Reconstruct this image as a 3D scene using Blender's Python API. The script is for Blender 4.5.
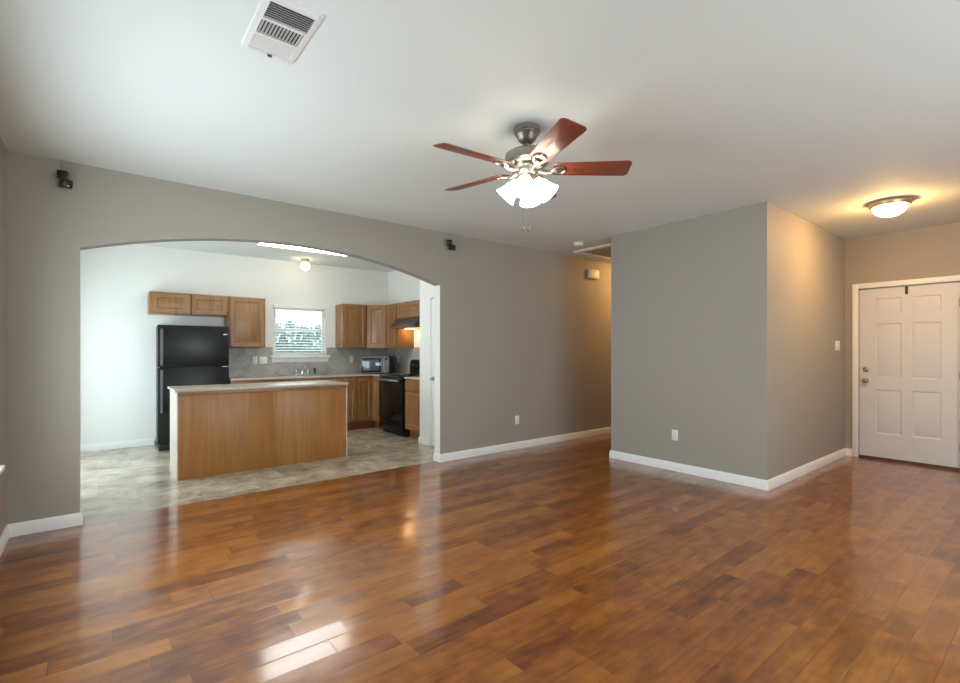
import bpy, bmesh, math, random
from mathutils import Vector, Matrix
for o in list(bpy.data.objects):
    bpy.data.objects.remove(o)
C = bpy.context.scene.collection
SC = bpy.context.scene
PI = math.pi
R = math.radians
random.seed(7)

# ------------------------------------------------------------------ camera, world, light, exposure
EYE = 1.31          # eye height
H = 2.72            # living room ceiling
HK = 2.78           # kitchen ceiling
YAW = 38.65
cam = bpy.data.cameras.new('camera')
cam.sensor_width = 36.0
cam.lens = 36.0 * 478.0 / 960.0
cam.shift_y = 9.5 / 960.0
cam.clip_start = 0.05
co = bpy.data.objects.new('camera', cam)
co.location = (0, 0, EYE)
co.rotation_euler = (R(90), 0, -R(YAW))
C.objects.link(co)
SC.camera = co

w = bpy.data.worlds.new('daylight')
SC.world = w
w.use_nodes = True
bg = w.node_tree.nodes['Background']
bg.inputs['Color'].default_value = (0.86, 0.94, 1.0, 1)
bg.inputs['Strength'].default_value = 3.2

def area_light(name, loc, rot, sx, sy, energy, col):
    l = bpy.data.lights.new(name, 'AREA')
    l.shape = 'RECTANGLE'
    l.size = sx
    l.size_y = sy
    l.energy = energy
    l.color = col
    o = bpy.data.objects.new(name, l)
    o.location = loc
    o.rotation_euler = rot
    C.objects.link(o)
    return o

# daylight arriving at the windows behind and beside the camera and at the kitchen's glass door
area_light('daylight_rear_window', (2.6, -1.915, 1.40), (R(90), 0, 0), 3.5, 1.9, 52, (0.89, 0.95, 1.0))
area_light('daylight_left_window', (-0.615, 2.96, 1.28), (R(90), 0, -R(90)), 2.05, 1.28, 44, (0.89, 0.95, 1.0))
area_light('daylight_kitchen_door', (-0.615, 6.65, 1.06), (R(90), 0, -R(90)), 1.6, 1.95, 31, (0.76, 0.92, 1.0))

vs = SC.view_settings
vs.view_transform = 'Standard'
vs.look = 'None'
vs.exposure = 0.25
vs.gamma = 1.0
vs.use_curve_mapping = False
SC.cycles.use_denoising = True
SC.cycles.use_adaptive_sampling = False
SC.cycles.max_bounces = 10
SC.cycles.diffuse_bounces = 6
SC.cycles.glossy_bounces = 4
SC.cycles.sample_clamp_indirect = 6.0
SC.cycles.caustics_reflective = False
SC.cycles.caustics_refractive = False

# ------------------------------------------------------------------ materials
def new_mat(name):
    m = bpy.data.materials.new(name)
    m.use_nodes = True
    nt = m.node_tree
    return m, nt, nt.nodes, nt.links, nt.nodes['Principled BSDF']

def plain(name, col, rough=0.5, metal=0.0, bump=0.0, bscale=60.0, var=0.0, vscale=3.0, spec=0.5, coat=0.0, emit=None, es=0.0):
    m, nt, N, L, p = new_mat(name)
    p.inputs['Base Color'].default_value = (*col, 1)
    p.inputs['Roughness'].default_value = rough
    p.inputs['Metallic'].default_value = metal
    p.inputs['Specular IOR Level'].default_value = spec
    p.inputs['Coat Weight'].default_value = coat
    p.inputs['Coat Roughness'].default_value = 0.08
    tc = N.new('ShaderNodeTexCoord')
    if var > 0:
        n = N.new('ShaderNodeTexNoise')
        n.inputs['Scale'].default_value = vscale
        n.inputs['Detail'].default_value = 4
        L.new(tc.outputs['Object'], n.inputs['Vector'])
        mx = N.new('ShaderNodeMixRGB')
        mx.inputs[1].default_value = (*[c * (1 - var) for c in col], 1)
        mx.inputs[2].default_value = (*[min(1, c * (1 + var)) for c in col], 1)
        L.new(n.outputs['Fac'], mx.inputs[0])
        L.new(mx.outputs[0], p.inputs['Base Color'])
    if bump > 0:
        n2 = N.new('ShaderNodeTexNoise')
        n2.inputs['Scale'].default_value = bscale
        n2.inputs['Detail'].default_value = 3
        L.new(tc.outputs['Object'], n2.inputs['Vector'])
        b = N.new('ShaderNodeBump')
        b.inputs['Strength'].default_value = bump
        b.inputs['Distance'].default_value = 0.002
        L.new(n2.outputs['Fac'], b.inputs['Height'])
        L.new(b.outputs['Normal'], p.inputs['Normal'])
    if emit:
        p.inputs['Emission Color'].default_value = (*emit, 1)
        p.inputs['Emission Strength'].default_value = es
    return m

def wood(name, dark, light, rough=0.35, axis='Z', scale=1.0, coat=0.0, spec=0.5):
    m, nt, N, L, p = new_mat(name)
    tc = N.new('ShaderNodeTexCoord')
    mp = N.new('ShaderNodeMapping')
    s = [34.0 * scale] * 3
    s['XYZ'.index(axis)] = 2.2 * scale
    mp.inputs['Scale'].default_value = s
    oi = N.new('ShaderNodeObjectInfo')
    off = N.new('ShaderNodeVectorMath'); off.operation = 'SCALE'
    cv = N.new('ShaderNodeCombineXYZ')
    L.new(oi.outputs['Random'], cv.inputs[0]); L.new(oi.outputs['Random'], cv.inputs[1]); L.new(oi.outputs['Random'], cv.inputs[2])
    L.new(cv.outputs[0], off.inputs[0]); off.inputs['Scale'].default_value = 7.0
    ad = N.new('ShaderNodeVectorMath'); ad.operation = 'ADD'
    L.new(tc.outputs['Object'], ad.inputs[0]); L.new(off.outputs[0], ad.inputs[1])
    L.new(ad.outputs[0], mp.inputs['Vector'])
    n = N.new('ShaderNodeTexNoise')
    n.inputs['Scale'].default_value = 1.0
    n.inputs['Detail'].default_value = 6
    n.inputs['Distortion'].default_value = 0.6
    L.new(mp.outputs[0], n.inputs['Vector'])
    n2 = N.new('ShaderNodeTexNoise')
    n2.inputs['Scale'].default_value = 3.0
    L.new(ad.outputs[0], n2.inputs['Vector'])
    mth = N.new('ShaderNodeMath'); mth.operation = 'MULTIPLY_ADD'
    mth.inputs[1].default_value = 0.7
    L.new(n.outputs['Fac'], mth.inputs[0])
    m2 = N.new('ShaderNodeMath'); m2.operation = 'MULTIPLY'; m2.inputs[1].default_value = 0.3
    L.new(n2.outputs['Fac'], m2.inputs[0])
    L.new(m2.outputs[0], mth.inputs[2])
    cr = N.new('ShaderNodeValToRGB')
    cr.color_ramp.elements[0].position = 0.32
    cr.color_ramp.elements[0].color = (*dark, 1)
    cr.color_ramp.elements[1].position = 0.66
    cr.color_ramp.elements[1].color = (*light, 1)
    L.new(mth.outputs[0], cr.inputs[0])
    L.new(cr.outputs[0], p.inputs['Base Color'])
    p.inputs['Roughness'].default_value = rough
    p.inputs['Coat Weight'].default_value = coat
    p.inputs['Coat Roughness'].default_value = 0.1
    p.inputs['Specular IOR Level'].default_value = spec
    return m

def floor_planks():
    m, nt, N, L, p = new_mat('hardwood_planks')
    W = 0.118
    def math_(op, a, b=None, c=None):
        n = N.new('ShaderNodeMath'); n.operation = op
        for i, v in enumerate((a, b, c)):
            if v is None: continue
            if isinstance(v, (int, float)): n.inputs[i].default_value = v
            else: L.new(v, n.inputs[i])
        return n.outputs[0]
    tc = N.new('ShaderNodeTexCoord')
    sp = N.new('ShaderNodeSeparateXYZ')
    L.new(tc.outputs['Object'], sp.inputs[0])
    x, y = sp.outputs[0], sp.outputs[1]
    yr = math_('DIVIDE', y, W)
    row = math_('FLOOR', yr)
    fy = math_('FRACT', yr)
    wn = N.new('ShaderNodeTexWhiteNoise'); wn.noise_dimensions = '1D'
    L.new(row, wn.inputs['W'])
    spw = N.new('ShaderNodeSeparateXYZ')
    L.new(wn.outputs['Color'], spw.inputs[0])
    length = math_('MULTIPLY_ADD', spw.outputs[0], 0.55, 0.42)
    xo = math_('MULTIPLY_ADD', spw.outputs[1], 9.0, x)
    # uneven lengths along one row
    xs = math_('DIVIDE', xo, length)
    warp = math_('SINE', math_('MULTIPLY', xs, 2.1))
    xs = math_('MULTIPLY_ADD', warp, 0.22, xs)
    col = math_('FLOOR', xs)
    fx = math_('FRACT', xs)
    idv = N.new('ShaderNodeCombineXYZ')
    L.new(row, idv.inputs[0]); L.new(col, idv.inputs[1])
    wid = N.new('ShaderNodeTexWhiteNoise'); wid.noise_dimensions = '2D'
    L.new(idv.outputs[0], wid.inputs['Vector'])
    spid = N.new('ShaderNodeSeparateXYZ')
    L.new(wid.outputs['Color'], spid.inputs[0])
    # plank tone plus grain plus blotchy maple figure
    gm = N.new('ShaderNodeCombineXYZ')
    L.new(math_('MULTIPLY_ADD', spid.outputs[1], 40.0, math_('MULTIPLY', x, 2.6)), gm.inputs[0])
    L.new(math_('MULTIPLY', y, 30.0), gm.inputs[1])
    L.new(math_('MULTIPLY', spid.outputs[2], 30.0), gm.inputs[2])
    gn = N.new('ShaderNodeTexNoise'); gn.inputs['Scale'].default_value = 1.0; gn.inputs['Detail'].default_value = 5
    gn.inputs['Distortion'].default_value = 0.8
    L.new(gm.outputs[0], gn.inputs['Vector'])
    bm_ = N.new('ShaderNodeCombineXYZ')
    L.new(math_('MULTIPLY_ADD', spid.outputs[2], 25.0, math_('MULTIPLY', x, 6.5)), bm_.inputs[0])
    L.new(math_('MULTIPLY', y, 11.0), bm_.inputs[1])
    L.new(math_('MULTIPLY', spid.outputs[1], 20.0), bm_.inputs[2])
    bn = N.new('ShaderNodeTexNoise'); bn.inputs['Scale'].default_value = 1.0; bn.inputs['Detail'].default_value = 3
    L.new(bm_.outputs[0], bn.inputs['Vector'])
    tone = math_('MULTIPLY_ADD', spid.outputs[0], 0.24, 0.06)
    tone = math_('MULTIPLY_ADD', gn.outputs['Fac'], 0.34, tone)
    tone = math_('MULTIPLY_ADD', bn.outputs['Fac'], 0.52, tone)
    cr = N.new('ShaderNodeValToRGB')
    e = cr.color_ramp.elements
    e[0].position = 0.34; e[0].color = (0.066, 0.013, 0.002, 1)
    e[1].position = 0.86; e[1].color = (0.38, 0.136, 0.018, 1)
    k = e.new(0.50); k.color = (0.170, 0.042, 0.005, 1)
    k = e.new(0.64); k.color = (0.265, 0.082, 0.009, 1)
    L.new(tone, cr.inputs[0])
    # joints
    ey = math_('MULTIPLY', math_('MINIMUM', fy, math_('SUBTRACT', 1.0, fy)), W)
    ex = math_('MULTIPLY', math_('MINIMUM', fx, math_('SUBTRACT', 1.0, fx)), length)
    edge = math_('MINIMUM', ey, ex)
    gap = math_('LESS_THAN', edge, 0.0011)
    mx = N.new('ShaderNodeMixRGB'); mx.inputs[2].default_value = (0.05, 0.016, 0.006, 1)
    L.new(math_('MULTIPLY', gap, 0.75), mx.inputs[0]); L.new(cr.outputs[0], mx.inputs[1])
    L.new(mx.outputs[0], p.inputs['Base Color'])
    # each board lies at its own slight tilt, with micro-bevelled edges
    bev = N.new('ShaderNodeMapRange'); bev.inputs['From Min'].default_value = 0.0; bev.inputs['From Max'].default_value = 0.003
    L.new(edge, bev.inputs['Value'])
    hgt = math_('MULTIPLY_ADD', gn.outputs['Fac'], 0.03, bev.outputs[0])
    bp = N.new('ShaderNodeBump'); bp.inputs['Strength'].default_value = 0.08; bp.inputs['Distance'].default_value = 0.003
    L.new(hgt, bp.inputs['Height'])
    sub = N.new('ShaderNodeVectorMath'); sub.operation = 'SUBTRACT'; sub.inputs[1].default_value = (0.5, 0.5, 0.5)
    L.new(wid.outputs['Color'], sub.inputs[0])
    scl = N.new('ShaderNodeVectorMath'); scl.operation = 'MULTIPLY'; scl.inputs[1].default_value = (0.022, 0.022, 0.0)
    L.new(sub.outputs[0], scl.inputs[0])
    add = N.new('ShaderNodeVectorMath'); add.operation = 'ADD'
    L.new(bp.outputs['Normal'], add.inputs[0]); L.new(scl.outputs[0], add.inputs[1])
    nrm = N.new('ShaderNodeVectorMath'); nrm.operation = 'NORMALIZE'
    L.new(add.outputs[0], nrm.inputs[0]); L.new(nrm.outputs[0], p.inputs['Normal'])
    L.new(math_('MULTIPLY_ADD', bn.outputs['Fac'], 0.08, 0.10), p.inputs['Roughness'])
    p.inputs['IOR'].default_value = 1.5
    p.inputs['Specular IOR Level'].default_value = 1.0
    p.inputs['Coat Weight'].default_value = 0.45
    p.inputs['Coat Roughness'].default_value = 0.29
    p.inputs['Coat IOR'].default_value = 1.5
    L.new(nrm.outputs[0], p.inputs['Coat Normal'])
    return m

def tile_mat(name, size, grout, cols, groutw=0.004, rough=0.35, rot=0.0, ax='XY', big=3.0):
    m, nt, N, L, p = new_mat(name)
    tc = N.new('ShaderNodeTexCoord')
    mp = N.new('ShaderNodeMapping')
    mp.inputs['Rotation'].default_value = (0, 0, rot)
    if ax == 'XY':
        L.new(tc.outputs['Object'], mp.inputs['Vector'])
    else:
        sp = N.new('ShaderNodeSeparateXYZ'); cb = N.new('ShaderNodeCombineXYZ')
        L.new(tc.outputs['Object'], sp.inputs[0])
        ad = N.new('ShaderNodeMath'); ad.operation = 'ADD'
        L.new(sp.outputs[0], ad.inputs[0]); L.new(sp.outputs[1], ad.inputs[1])
        L.new(ad.outputs[0], cb.inputs[0]); L.new(sp.outputs[2], cb.inputs[1])
        L.new(cb.outputs[0], mp.inputs['Vector'])
    br = N.new('ShaderNodeTexBrick')
    br.offset = 0.0; br.squash = 1.0
    br.inputs['Scale'].default_value = 1.0
    br.inputs['Brick Width'].default_value = size[0]
    br.inputs['Row Height'].default_value = size[1]
    br.inputs['Mortar Size'].default_value = groutw
    br.inputs['Mortar Smooth'].default_value = 0.1
    br.inputs['Color1'].default_value = (0.35, 0.35, 0.35, 1)
    br.inputs['Color2'].default_value = (0.65, 0.65, 0.65, 1)
    L.new(mp.outputs[0], br.inputs['Vector'])
    n = N.new('ShaderNodeTexNoise'); n.inputs['Scale'].default_value = big; n.inputs['Detail'].default_value = 7
    n.inputs['Roughness'].default_value = 0.6; n.inputs['Distortion'].default_value = 0.9
    L.new(tc.outputs['Object'], n.inputs['Vector'])
    bw = N.new('ShaderNodeRGBToBW'); L.new(br.outputs['Color'], bw.inputs[0])
    ma = N.new('ShaderNodeMath'); ma.operation = 'MULTIPLY_ADD'; ma.inputs[1].default_value = 0.35
    L.new(bw.outputs[0], ma.inputs[0])
    mm = N.new('ShaderNodeMath'); mm.operation = 'MULTIPLY'; mm.inputs[1].default_value = 0.65
    L.new(n.outputs['Fac'], mm.inputs[0]); L.new(mm.outputs[0], ma.inputs[2])
    cr = N.new('ShaderNodeValToRGB'); e = cr.color_ramp.elements
    e[0].position = 0.34; e[0].color = (*cols[0], 1)
    e[1].position = 0.66; e[1].color = (*cols[2], 1)
    k = e.new(0.5); k.color = (*cols[1], 1)
    L.new(ma.outputs[0], cr.inputs[0])
    mx = N.new('ShaderNodeMixRGB'); mx.inputs[2].default_value = (*grout, 1)
    L.new(br.outputs['Fac'], mx.inputs[0]); L.new(cr.outputs[0], mx.inputs[1])
    L.new(mx.outputs[0], p.inputs['Base Color'])
    p.inputs['Roughness'].default_value = rough
    return m

def glass_mat(name, tint=(0.95, 0.98, 0.98)):
    m = bpy.data.materials.new(name); m.use_nodes = True
    N, L = m.node_tree.nodes, m.node_tree.links
    N.clear()
    out = N.new('ShaderNodeOutputMaterial')
    t = N.new('ShaderNodeBsdfTransparent'); t.inputs[0].default_value = (*tint, 1)
    g = N.new('ShaderNodeBsdfGlossy'); g.inputs['Roughness'].default_value = 0.02
    f = N.new('ShaderNodeFresnel'); f.inputs[0].default_value = 1.45
    mx = N.new('ShaderNodeMixShader')
    geo = N.new('ShaderNodeNewGeometry')
    inv = N.new('ShaderNodeMath'); inv.operation = 'SUBTRACT'; inv.inputs[0].default_value = 1.0
    L.new(geo.outputs['Backfacing'], inv.inputs[1])
    fm = N.new('ShaderNodeMath'); fm.operation = 'MULTIPLY'
    L.new(f.outputs[0], fm.inputs[0]); L.new(inv.outputs[0], fm.inputs[1])
    L.new(fm.outputs[0], mx.inputs[0]); L.new(t.outputs[0], mx.inputs[1]); L.new(g.outputs[0], mx.inputs[2])
    L.new(mx.outputs[0], out.inputs[0])
    return m

M = {}
M['wall'] = plain('greige_wall_paint', (0.36, 0.33, 0.285), 0.6, bump=0.12, bscale=180, spec=0.3)
M['white_wall'] = plain('off_white_wall_paint', (0.85, 0.845, 0.81), 0.6, bump=0.1, bscale=180, spec=0.3)
M['ceiling'] = plain('ceiling_paint', (0.76, 0.80, 0.785), 0.75, bump=0.25, bscale=140, spec=0.2)
M['trim'] = plain('white_trim_paint', (0.86, 0.86, 0.84), 0.35)
M['door'] = plain('white_door_paint', (0.67, 0.68, 0.69), 0.38)
M['floor'] = floor_planks()
M['vinyl'] = tile_mat('stone_look_vinyl', (0.305, 0.305), (0.36, 0.33, 0.29), [(0.205, 0.162, 0.115), (0.40, 0.338, 0.255), (0.64, 0.55, 0.43)], 0.003, 0.22, 0.0, 'XY', 4.0)
M['splash'] = tile_mat('grey_stone_backsplash', (0.30, 0.30), (0.36, 0.35, 0.33), [(0.27, 0.255, 0.235), (0.38, 0.36, 0.33), (0.50, 0.47, 0.425)], 0.003, 0.35, 0.0, 'XZ', 6.0)
M['oak'] = wood('honey_oak_cabinet_wood', (0.205, 0.092, 0.030), (0.325, 0.163, 0.060), 0.32)
M['oak_panel'] = wood('oak_island_veneer', (0.27, 0.108, 0.024), (0.39, 0.170, 0.044), 0.38, scale=0.7)
M['pale_end'] = plain('pale_end_panel', (0.56, 0.49, 0.43), 0.25, var=0.06, vscale=8)  # island ends given a paler tone than the oak back
M['oak_red'] = wood('reddish_oak', (0.16, 0.045, 0.015), (0.27, 0.085, 0.030), 0.4)
M['counter'] = plain('speckled_beige_laminate', (0.50, 0.44, 0.36), 0.25, var=0.10, vscale=70)
M['black'] = plain('black_appliance_enamel', (0.010, 0.011, 0.011), 0.30, spec=0.35, bump=0.06, bscale=220)
M['black_gloss'] = plain('glossy_black_enamel', (0.006, 0.006, 0.006), 0.12, spec=0.4)
M['black_glass'] = plain('black_oven_glass', (0.006, 0.006, 0.006), 0.05)
M['black_plastic'] = plain('black_plastic', (0.012, 0.012, 0.012), 0.4)
M['grey_plastic'] = plain('grey_plastic', (0.10, 0.10, 0.10), 0.3)
M['steel'] = plain('brushed_steel', (0.56, 0.56, 0.54), 0.28, 1.0, bump=0.05, bscale=300)
M['dark_steel'] = plain('dark_grey_hood_enamel', (0.09, 0.088, 0.08), 0.28, 0.5)
M['nickel'] = plain('brushed_nickel', (0.37, 0.345, 0.31), 0.33, 1.0, bump=0.04, bscale=250)
M['chrome'] = plain('chrome', (0.80, 0.80, 0.80), 0.1, 1.0)
M['bronze'] = plain('warm_nickel_ring', (0.58, 0.42, 0.26), 0.35, 0.8)
M['white_plastic'] = plain('white_plastic', (0.82, 0.82, 0.79), 0.4)
M['vent'] = plain('white_vent_enamel', (0.78, 0.78, 0.77), 0.4)
M['dark'] = plain('dark_void', (0.02, 0.02, 0.02), 0.8)
M['blade'] = wood('cherry_fan_blade', (0.15, 0.032, 0.016), (0.27, 0.066, 0.030), 0.36, axis='X', coat=0.2)
M['shade'] = plain('frosted_lit_glass', (0.9, 0.88, 0.82), 0.4, emit=(1.0, 0.90, 0.74), es=10.0)
M['dome'] = plain('lit_alabaster_glass', (0.9, 0.85, 0.75), 0.4, emit=(1.0, 0.56, 0.19), es=135.0)
M['globe'] = plain('lit_globe_glass', (0.9, 0.86, 0.78), 0.4, emit=(1.0, 0.82, 0.56), es=7.0)
M['tube'] = plain('lit_acrylic_diffuser', (0.9, 0.9, 0.9), 0.4, emit=(1.0, 0.97, 0.91), es=11.5)
M['hood_bulb'] = plain('lit_hood_lens', (0.9, 0.8, 0.6), 0.4, emit=(1.0, 0.60, 0.26), es=28.0)
M['glass'] = glass_mat('window_glass')
M['leaf'] = plain('hedge_leaves', (0.19, 0.34, 0.31), 0.5, var=0.5, vscale=4)
M['leaf_core'] = plain('hedge_inner_growth', (0.12, 0.23, 0.215), 0.7, bump=0.6, bscale=14, var=0.5, vscale=9)
M['grass'] = plain('lawn', (0.12, 0.22, 0.08), 0.8, var=0.4, vscale=2)
M['slat'] = plain('white_blind_slat', (0.86, 0.87, 0.86), 0.4)
M['screen'] = plain('microwave_door_glass', (0.10, 0.115, 0.13), 0.08, 0.3)
M['threshold'] = plain('bronze_threshold', (0.10, 0.06, 0.03), 0.4, 0.6)
M['hatch'] = plain('hatch_panel_paint', (0.42, 0.38, 0.33), 0.6, bump=0.1)

# ------------------------------------------------------------------ mesh helpers
class MB:
    def __init__(s):
        s.bm = bmesh.new()
    def _mi(s, faces, mi):
        for f in faces:
            f.material_index = mi
    def box(s, x0, x1, y0, y1, z0, z1, bev=0.0, mi=0, seg=2):
        b = bmesh.new()
        r = bmesh.ops.create_cube(b, size=1.0)
        for v in b.verts:
            v.co = Vector(((x0 + x1) / 2 + v.co.x * (x1 - x0), (y0 + y1) / 2 + v.co.y * (y1 - y0), (z0 + z1) / 2 + v.co.z * (z1 - z0)))
        if bev > 0:
            bmesh.ops.bevel(b, geom=list(b.edges), offset=bev, segments=seg, affect='EDGES', profile=0.5)
        s.join(b, mi)
        return s
    def join(s, b, mi=None, mat=None):
        if mat is not None:
            b.transform(mat)
        if mi is not None:
            for f in b.faces:
                f.material_index = mi
        bmesh.ops.recalc_face_normals(b, faces=list(b.faces))
        me = bpy.data.meshes.new('tmp')
        b.to_mesh(me); b.free()
        s.bm.from_mesh(me)
        bpy.data.meshes.remove(me)
    def prism(s, pts, axis, a, b_, mi=0, bev=0.0):
        """polygon pts (2D) extruded along axis from a to b_"""
        b = bmesh.new()
        def P(p, t):
            if axis == 'Z': return (p[0], p[1], t)
            if axis == 'Y': return (p[0], t, p[1])
            return (t, p[0], p[1])
        v0 = [b.verts.new(P(p, a)) for p in pts]
        v1 = [b.verts.new(P(p, b_)) for p in pts]
        b.faces.new(v0); b.faces.new(list(reversed(v1)))
        n = len(pts)
        for i in range(n):
            b.faces.new((v0[i], v0[(i + 1) % n], v1[(i + 1) % n], v1[i]))
        if bev > 0:
            bmesh.ops.recalc_face_normals(b, faces=list(b.faces))
            bmesh.ops.bevel(b, geom=list(b.edges), offset=bev, segments=2, affect='EDGES', profile=0.5)
        s.join(b, mi)
        return s
    def lathe(s, prof, n=32, mat=None, mi=0):
        """closed or open profile (r, z) spun about Z; r == 0 gives a pole"""
        b = bmesh.new()
        rings = []
        for r, z in prof:
            if r < 1e-6:
                rings.append([b.verts.new((0, 0, z))])
            else:
                rings.append([b.verts.new((r * math.cos(2 * PI * k / n), r * math.sin(2 * PI * k / n), z)) for k in range(n)])
        for a, c in zip(rings, rings[1:]):
            for k in range(n):
                q = []
                for ring, kk in ((a, k), (a, k + 1), (c, k + 1), (c, k)):
                    v = ring[kk % len(ring)]
                    if v not in q: q.append(v)
                if len(q) > 2:
                    b.faces.new(q)
        s.join(b, mi, mat)
        return s
    def cyl(s, p0, p1, r0, r1=None, n=16, mi=0):
        r1 = r0 if r1 is None else r1
        p0, p1 = Vector(p0), Vector(p1)
        d = p1 - p0
        q = d.to_track_quat('Z', 'Y').to_matrix().to_4x4()
        return s.lathe([(0, 0), (r0, 0), (r1, d.length), (0, d.length)], n, Matrix.Translation(p0) @ q, mi)
    def ball(s, c, r, n=16, mi=0, sz=1.0):
        k = n // 2
        prof = [(r * math.sin(PI * i / k), -r * sz * math.cos(PI * i / k)) for i in range(k + 1)]
        prof[0] = (0, -r * sz); prof[-1] = (0, r * sz)
        return s.lathe(prof, n, Matrix.Translation(Vector(c)), mi)
    def tube(s, pts, r, n=10, mi=0):
        b = bmesh.new()
        pts = [Vector(p) for p in pts]
        rings = []
        up = Vector((0.13, 0.27, 0.95)).normalized()
        for i, p in enumerate(pts):
            t = (pts[min(i + 1, len(pts) - 1)] - pts[max(i - 1, 0)]).normalized()
            a = t.cross(up).normalized(); c = t.cross(a)
            rr = r[i] if isinstance(r, (list, tuple)) else r
            rings.append([b.verts.new(p + a * rr * math.cos(2 * PI * k / n) + c * rr * math.sin(2 * PI * k / n)) for k in range(n)])
        for a, c in zip(rings, rings[1:]):
            for k in range(n):
                b.faces.new((a[k], a[(k + 1) % n], c[(k + 1) % n], c[k]))
        b.faces.new(rings[0]); b.faces.new(list(reversed(rings[-1])))
        s.join(b, mi)
        return s
    def build(s, name, mats, parent=None, loc=(0, 0, 0), rotz=0.0, smooth=35):
        me = bpy.data.meshes.new(name)
        s.bm.to_mesh(me); s.bm.free()
        for m in (mats if isinstance(mats, (list, tuple)) else [mats]):
            me.materials.append(M[m] if isinstance(m, str) else m)
        for p in me.polygons:
            p.use_smooth = True
        me.set_sharp_from_angle(angle=R(smooth))
        o = bpy.data.objects.new(name, me)
        C.objects.link(o)
        o.location = loc
        o.rotation_euler = (0, 0, rotz)
        if parent: o.parent = parent
        return o

def tag(o, label, cat, group=None):
    o['label'] = label; o['category'] = cat
    if group: o['group'] = group
    return o
def thing(name, label, cat, loc, rotz=0.0, group=None):
    o = bpy.data.objects.new(name, None)
    o.empty_display_size = 0.1
    C.objects.link(o)
    o.location = loc; o.rotation_euler = (0, 0, rotz)
    return tag(o, label, cat, group)
def struct(o, label=None):
    o['kind'] = 'structure'
    if label: o['label'] = label
    return o
def copy_tree(o, parent=None):
    c = o.copy(); C.objects.link(c)
    if parent: c.parent = parent
    for ch in list(o.children):
        copy_tree(ch, c)
    return c

# ------------------------------------------------------------------ the setting
XL, XR = -0.50, 7.34            # left wall, front door wall
YA, YK = 4.70, 4.82             # the two faces of the arched wall
YB = 8.08                       # kitchen back wall
YR = -1.80                      # rear wall
BX, BY0, BY1 = 4.926, 1.829, 3.58   # the block between entry and hall
XK = 4.25                       # kitchen right wall
XP, YP = 3.58, 5.85             # pantry corner
XH = 9.0                        # end of the hall
AX0, AX1, AZ, ARISE = -0.104, 3.154, 2.09, 0.25   # arch

struct(MB().box(XL - 0.12, XH + 0.12, YR - 0.12, 4.765, -0.08, 0).build('floor', 'floor'), 'glossy brown maple plank floor')
struct(MB().box(XL - 0.12, XK + 0.12, 4.765, YB + 0.12, -0.08, 0).build('floor_kitchen', 'vinyl'), 'grey beige stone look kitchen floor')
struct(MB().box(XL - 0.12, XH + 0.12, YR - 0.12, YK - 0.06, H, H + 0.16).build('ceiling', 'ceiling'))
struct(MB().box(XL - 0.12, XK + 0.12, YK - 0.06, YB + 0.12, HK, HK + 0.1).build('ceiling_kitchen', 'ceiling'))

# arched wall
n = 40
half = (AX1 - AX0) / 2; cx = (AX0 + AX1) / 2
rad = (half * half + ARISE * ARISE) / (2 * ARISE)
arc = []
for i in range(n + 1):
    x = AX0 + (AX1 - AX0) * i / n
    arc.append((x, AZ + ARISE - rad + math.sqrt(rad * rad - (x - cx) ** 2)))
b = bmesh.new()
top = 2.86
cols = [(XL, None)] + [(x, z) for x, z in arc] + [(XH, None)]
fr = {}
def col_quad(p0, p1, zb0, zb1):
    vs_ = []
    for y in (YA, YK):
        vs_.append([b.verts.new((p0, y, zb0)), b.verts.new((p1, y, zb1)), b.verts.new((p1, y, top)), b.verts.new((p0, y, top))])
    f, k = vs_
    a = b.faces.new(f); a.material_index = 0
    c = b.faces.new(list(reversed(k))); c.material_index = 1
    bt = b.faces.new((f[0], k[0], k[1], f[1])); bt.material_index = 0
    return f, k
f, k = col_quad(XL, AX0, 0, 0)
q = b.faces.new((f[1], k[1], k[2], f[2])); q.material_index = 1
f, k = col_quad(AX1, XH, 0, 0)
q = b.faces.new((f[0], f[3], k[3], k[0])); q.material_index = 1
for (x0, z0), (x1, z1) in zip(arc, arc[1:]):
    col_quad(x0, x1, z0, z1)
bmesh.ops.remove_doubles(b, verts=list(b.verts), dist=1e-5)
mb = MB(); mb.join(b, None)
struct(mb.build('wall_arched', ['wall', 'white_wall'], smooth=20), 'greige wall with a wide segmental arch opening')

# left wall with a window in the living room
def wall_x(name, x0, x1, y0, y1, z1, holes, mat):
    """wall in a plane x = const, holes = [(ya, yb, za, zb)] sorted in y"""
    m = MB(); y = y0
    for ya, yb, za, zb in holes:
        m.box(x0, x1, y, ya, 0, z1)
        if za > 0: m.box(x0, x1, ya, yb, 0, za)
        m.box(x0, x1, ya, yb, zb, z1)
        y = yb
    m.box(x0, x1, y, y1, 0, z1)
    return struct(m.build(name, mat))
def wall_y(name, y0, y1, x0, x1, z1, holes, mat):
    m = MB(); x = x0
    for xa, xb, za, zb in holes:
        m.box(x, xa, y0, y1, 0, z1)
        if za > 0: m.box(xa, xb, y0, y1, 0, za)
        m.box(xa, xb, y0, y1, zb, z1)
        x = xb
    m.box(x, x1, y0, y1, 0, z1)
    return struct(m.build(name, mat))
LW = (1.90, 4.02, 0.62, 1.96)
wall_x('wall_left', XL - 0.12, XL, YR - 0.12, YK, H, [LW], 'wall')
KD = (5.80, 7.50, 0.0, 2.08)
wall_x('wall_kitchen_left', XL - 0.12, XL, YK, YB + 0.12, HK, [KD], 'white_wall')
RW = (0.80, 4.40, 0.40, 2.45)
wall_y('wall_rear', YR - 0.12, YR, XL, XR + 0.12, H, [RW], 'wall')
DY0, DY1, DH = 0.800, 1.690, 2.075        # front door opening
wall_x('wall_entry', XR, XR + 0.12, YR, BY0, H, [(DY0, DY1, 0, DH)], 'wall')
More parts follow.
